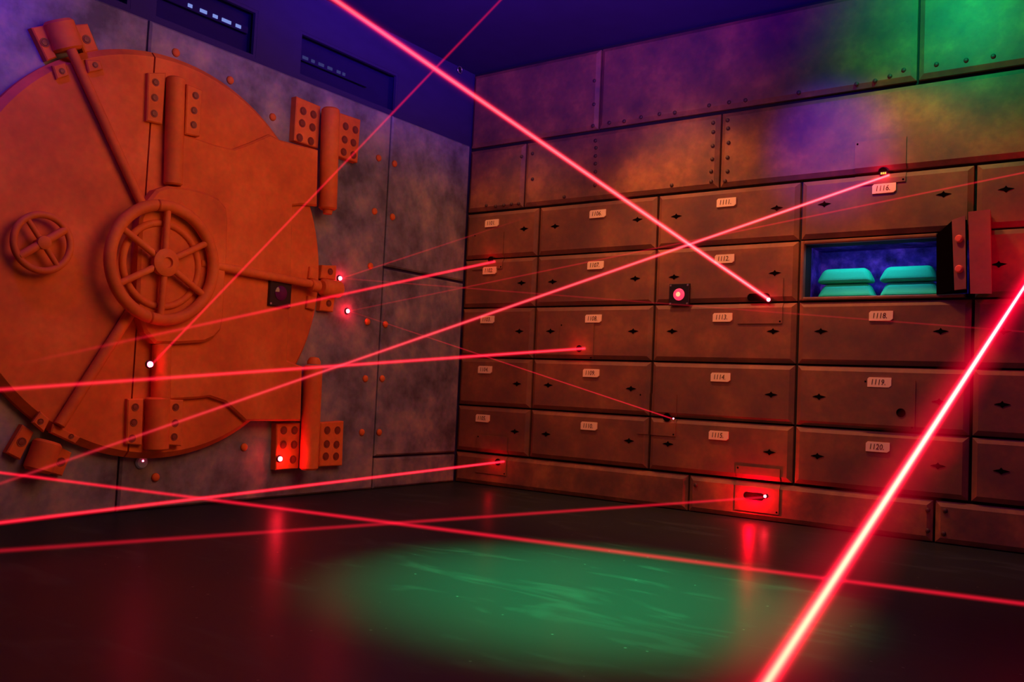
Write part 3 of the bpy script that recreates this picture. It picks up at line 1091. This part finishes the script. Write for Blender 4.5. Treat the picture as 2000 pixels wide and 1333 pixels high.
def room_exit(p, d):
    """distance from p along d to the inside of the room box"""
    best = 1e9
    for i, (lo, hi) in enumerate(((0.0, RX), (RY, 0.0), (0.0, CEIL))):
        if d[i] > 1e-9:
            best = min(best, (hi - p[i]) / d[i])
        elif d[i] < -1e-9:
            best = min(best, (lo - p[i]) / d[i])
    return best


def beam(label, p, q, s, L0, core=((1.0, 0.3, 0.25), 0.0), sc=None, k0=1.0, k1=1.0, extend=False, wide=None):
    p, q = Vector(p), Vector(q)
    d = (q - p).normalized()
    Ln = (q - p).length
    if extend:
        Ln = room_exit(p, d) - 0.03
    sc = sc or s * 0.5
    Rb = max(s * 2.3, (wide[1] * 2.0) if wide else 0)
    bm = bmesh.new()
    n = 12
    rings = [[bm.verts.new((math.cos(2 * math.pi * i / n) * Rb, math.sin(2 * math.pi * i / n) * Rb, h)) for i in range(n)] for h in (0, Ln)]
    for i in range(n):
        bm.faces.new((rings[0][i], rings[0][(i + 1) % n], rings[1][(i + 1) % n], rings[1][i]))
    bm.faces.new(rings[0][::-1])
    bm.faces.new(rings[1])
    m = beam_mat('laser_light_in_haze', Ln, s, (RED, L0), core, sc, k0, k1, wide)
    o = obj('laser_beam', bm, m)
    o.rotation_euler = d.to_track_quat('Z', 'Y').to_euler()
    o.location = p
    tag(o, label, 'laser beam', 'laser beams crossing the room')
    # marching step about half the beam's soft radius
    me = o.data
    R_ = o.rotation_euler.to_matrix()
    e = R_ @ Vector((0, 0, Ln))
    avg = (abs(e.x) + abs(e.y) + abs(e.z)) / 3 / 10
    m.cycles.volume_step_rate = max(0.001, (s * 0.6) / avg)
    return o


def at_depth(u, v_, dep):
    r = ray(u, v_)
    return CAM + r * (dep / FPX)


def at_z(u, v_, z):
    r = ray(u, v_)
    return CAM + r * ((z - CAM.z) / r.z)


def onR(u, v_, d=T + 0.01):
    return fR(*rw(u, v_, d), d)


def onL(u, v_, d=TL + 0.02):
    return fL(*lw(u, v_, d), d)


# thick beams
W = onR(2042, 497)
ddir = ray(2105, 400).normalized() * -1
beam('very thick yellow-white beam sweeping to the lower right foreground', W, W + ddir, 0.0040, 2.4, ((1.0, 0.50, 0.22), 1.0), 0.0021, 1.25, 0.80, extend=True, wide=(0.10, 0.022))
beam('thick pink beam running from the top edge down to the slot by drawer 1112', onR(1503, 586), at_depth(655, 0, 3.7), 0.0100, 1.5, ((1.0, 0.18, 0.18), 0.8), 0.0065, 1.35, 0.55, extend=True, wide=(0.05, 0.022))
beam('bright beam rising from the lower left up to the port at drawer 1116', onR(1737, 342), onL(-120, 987, 0.4), 0.0072, 1.2, ((1.0, 0.20, 0.22), 0.7), 0.0050, 1.4, 0.02, extend=True, wide=(0.06, 0.022))
# thin beams
beam('thin beam climbing from the glaring dot on the bolt bar to the ceiling', E['a'], at_depth(978, 0, 5.6), 0.0060, 0.62, k0=1.1, k1=0.4, extend=True)
beam('beam ending at the port between drawers 1101 and 1102', onR(967, 511), onL(-150, 752, 0.4), 0.0085, 1.15, ((1.0, 0.1, 0.1), 0.2), None, 1.0, -0.75, extend=True)
beam('nearly level beam ending at the port on drawer 1108', onR(1143, 681), onL(-150, 772, 0.4), 0.0090, 1.25, ((1.0, 0.1, 0.12), 0.35), None, 1.0, 0.30, extend=True)
beam('low beam ending at the port below drawer 1105', onR(985, 902), at_z(-250, 1052, 0.12), 0.0075, 1.2, ((1.0, 0.1, 0.1), 0.2), None, 1.0, 0.7, extend=True)
pB, qB = onL(-60, 916), at_z(2200, 1206, 0.14)
beam('long beam crossing low in front of everything above the green pool', pB, qB, 0.0064, 0.6, k0=1.1, k1=0.9, extend=True)
beam('faint beam just above the floor ending at the bright slotted port', onR(1490, 972), at_z(-250, 1094, 0.12), 0.0070, 0.34, k0=1.0, k1=0.8, extend=True)
beam('hair-thin beam slanting down to the black hole by drawer 1115', onR(1312, 818), E['c'], 0.0038, 0.55, k0=1.2, k1=0.15)
beam('hair-thin faint beam sinking from the upper of the paired dots to the right', E['b'], onR(2060, 653), 0.0045, 0.10, k0=1.3, k1=1.4)
beam('thin faint beam rising from the lower of the paired dots to the top right', onR(2060, 325), E['c'], 0.0045, 0.24, k0=1.7, k1=0.45)
beam('short faint beam rising from the upper of the paired dots toward the corner', E['b'], onR(1050, 418), 0.0050, 0.18, k0=1.6, k1=0.0)
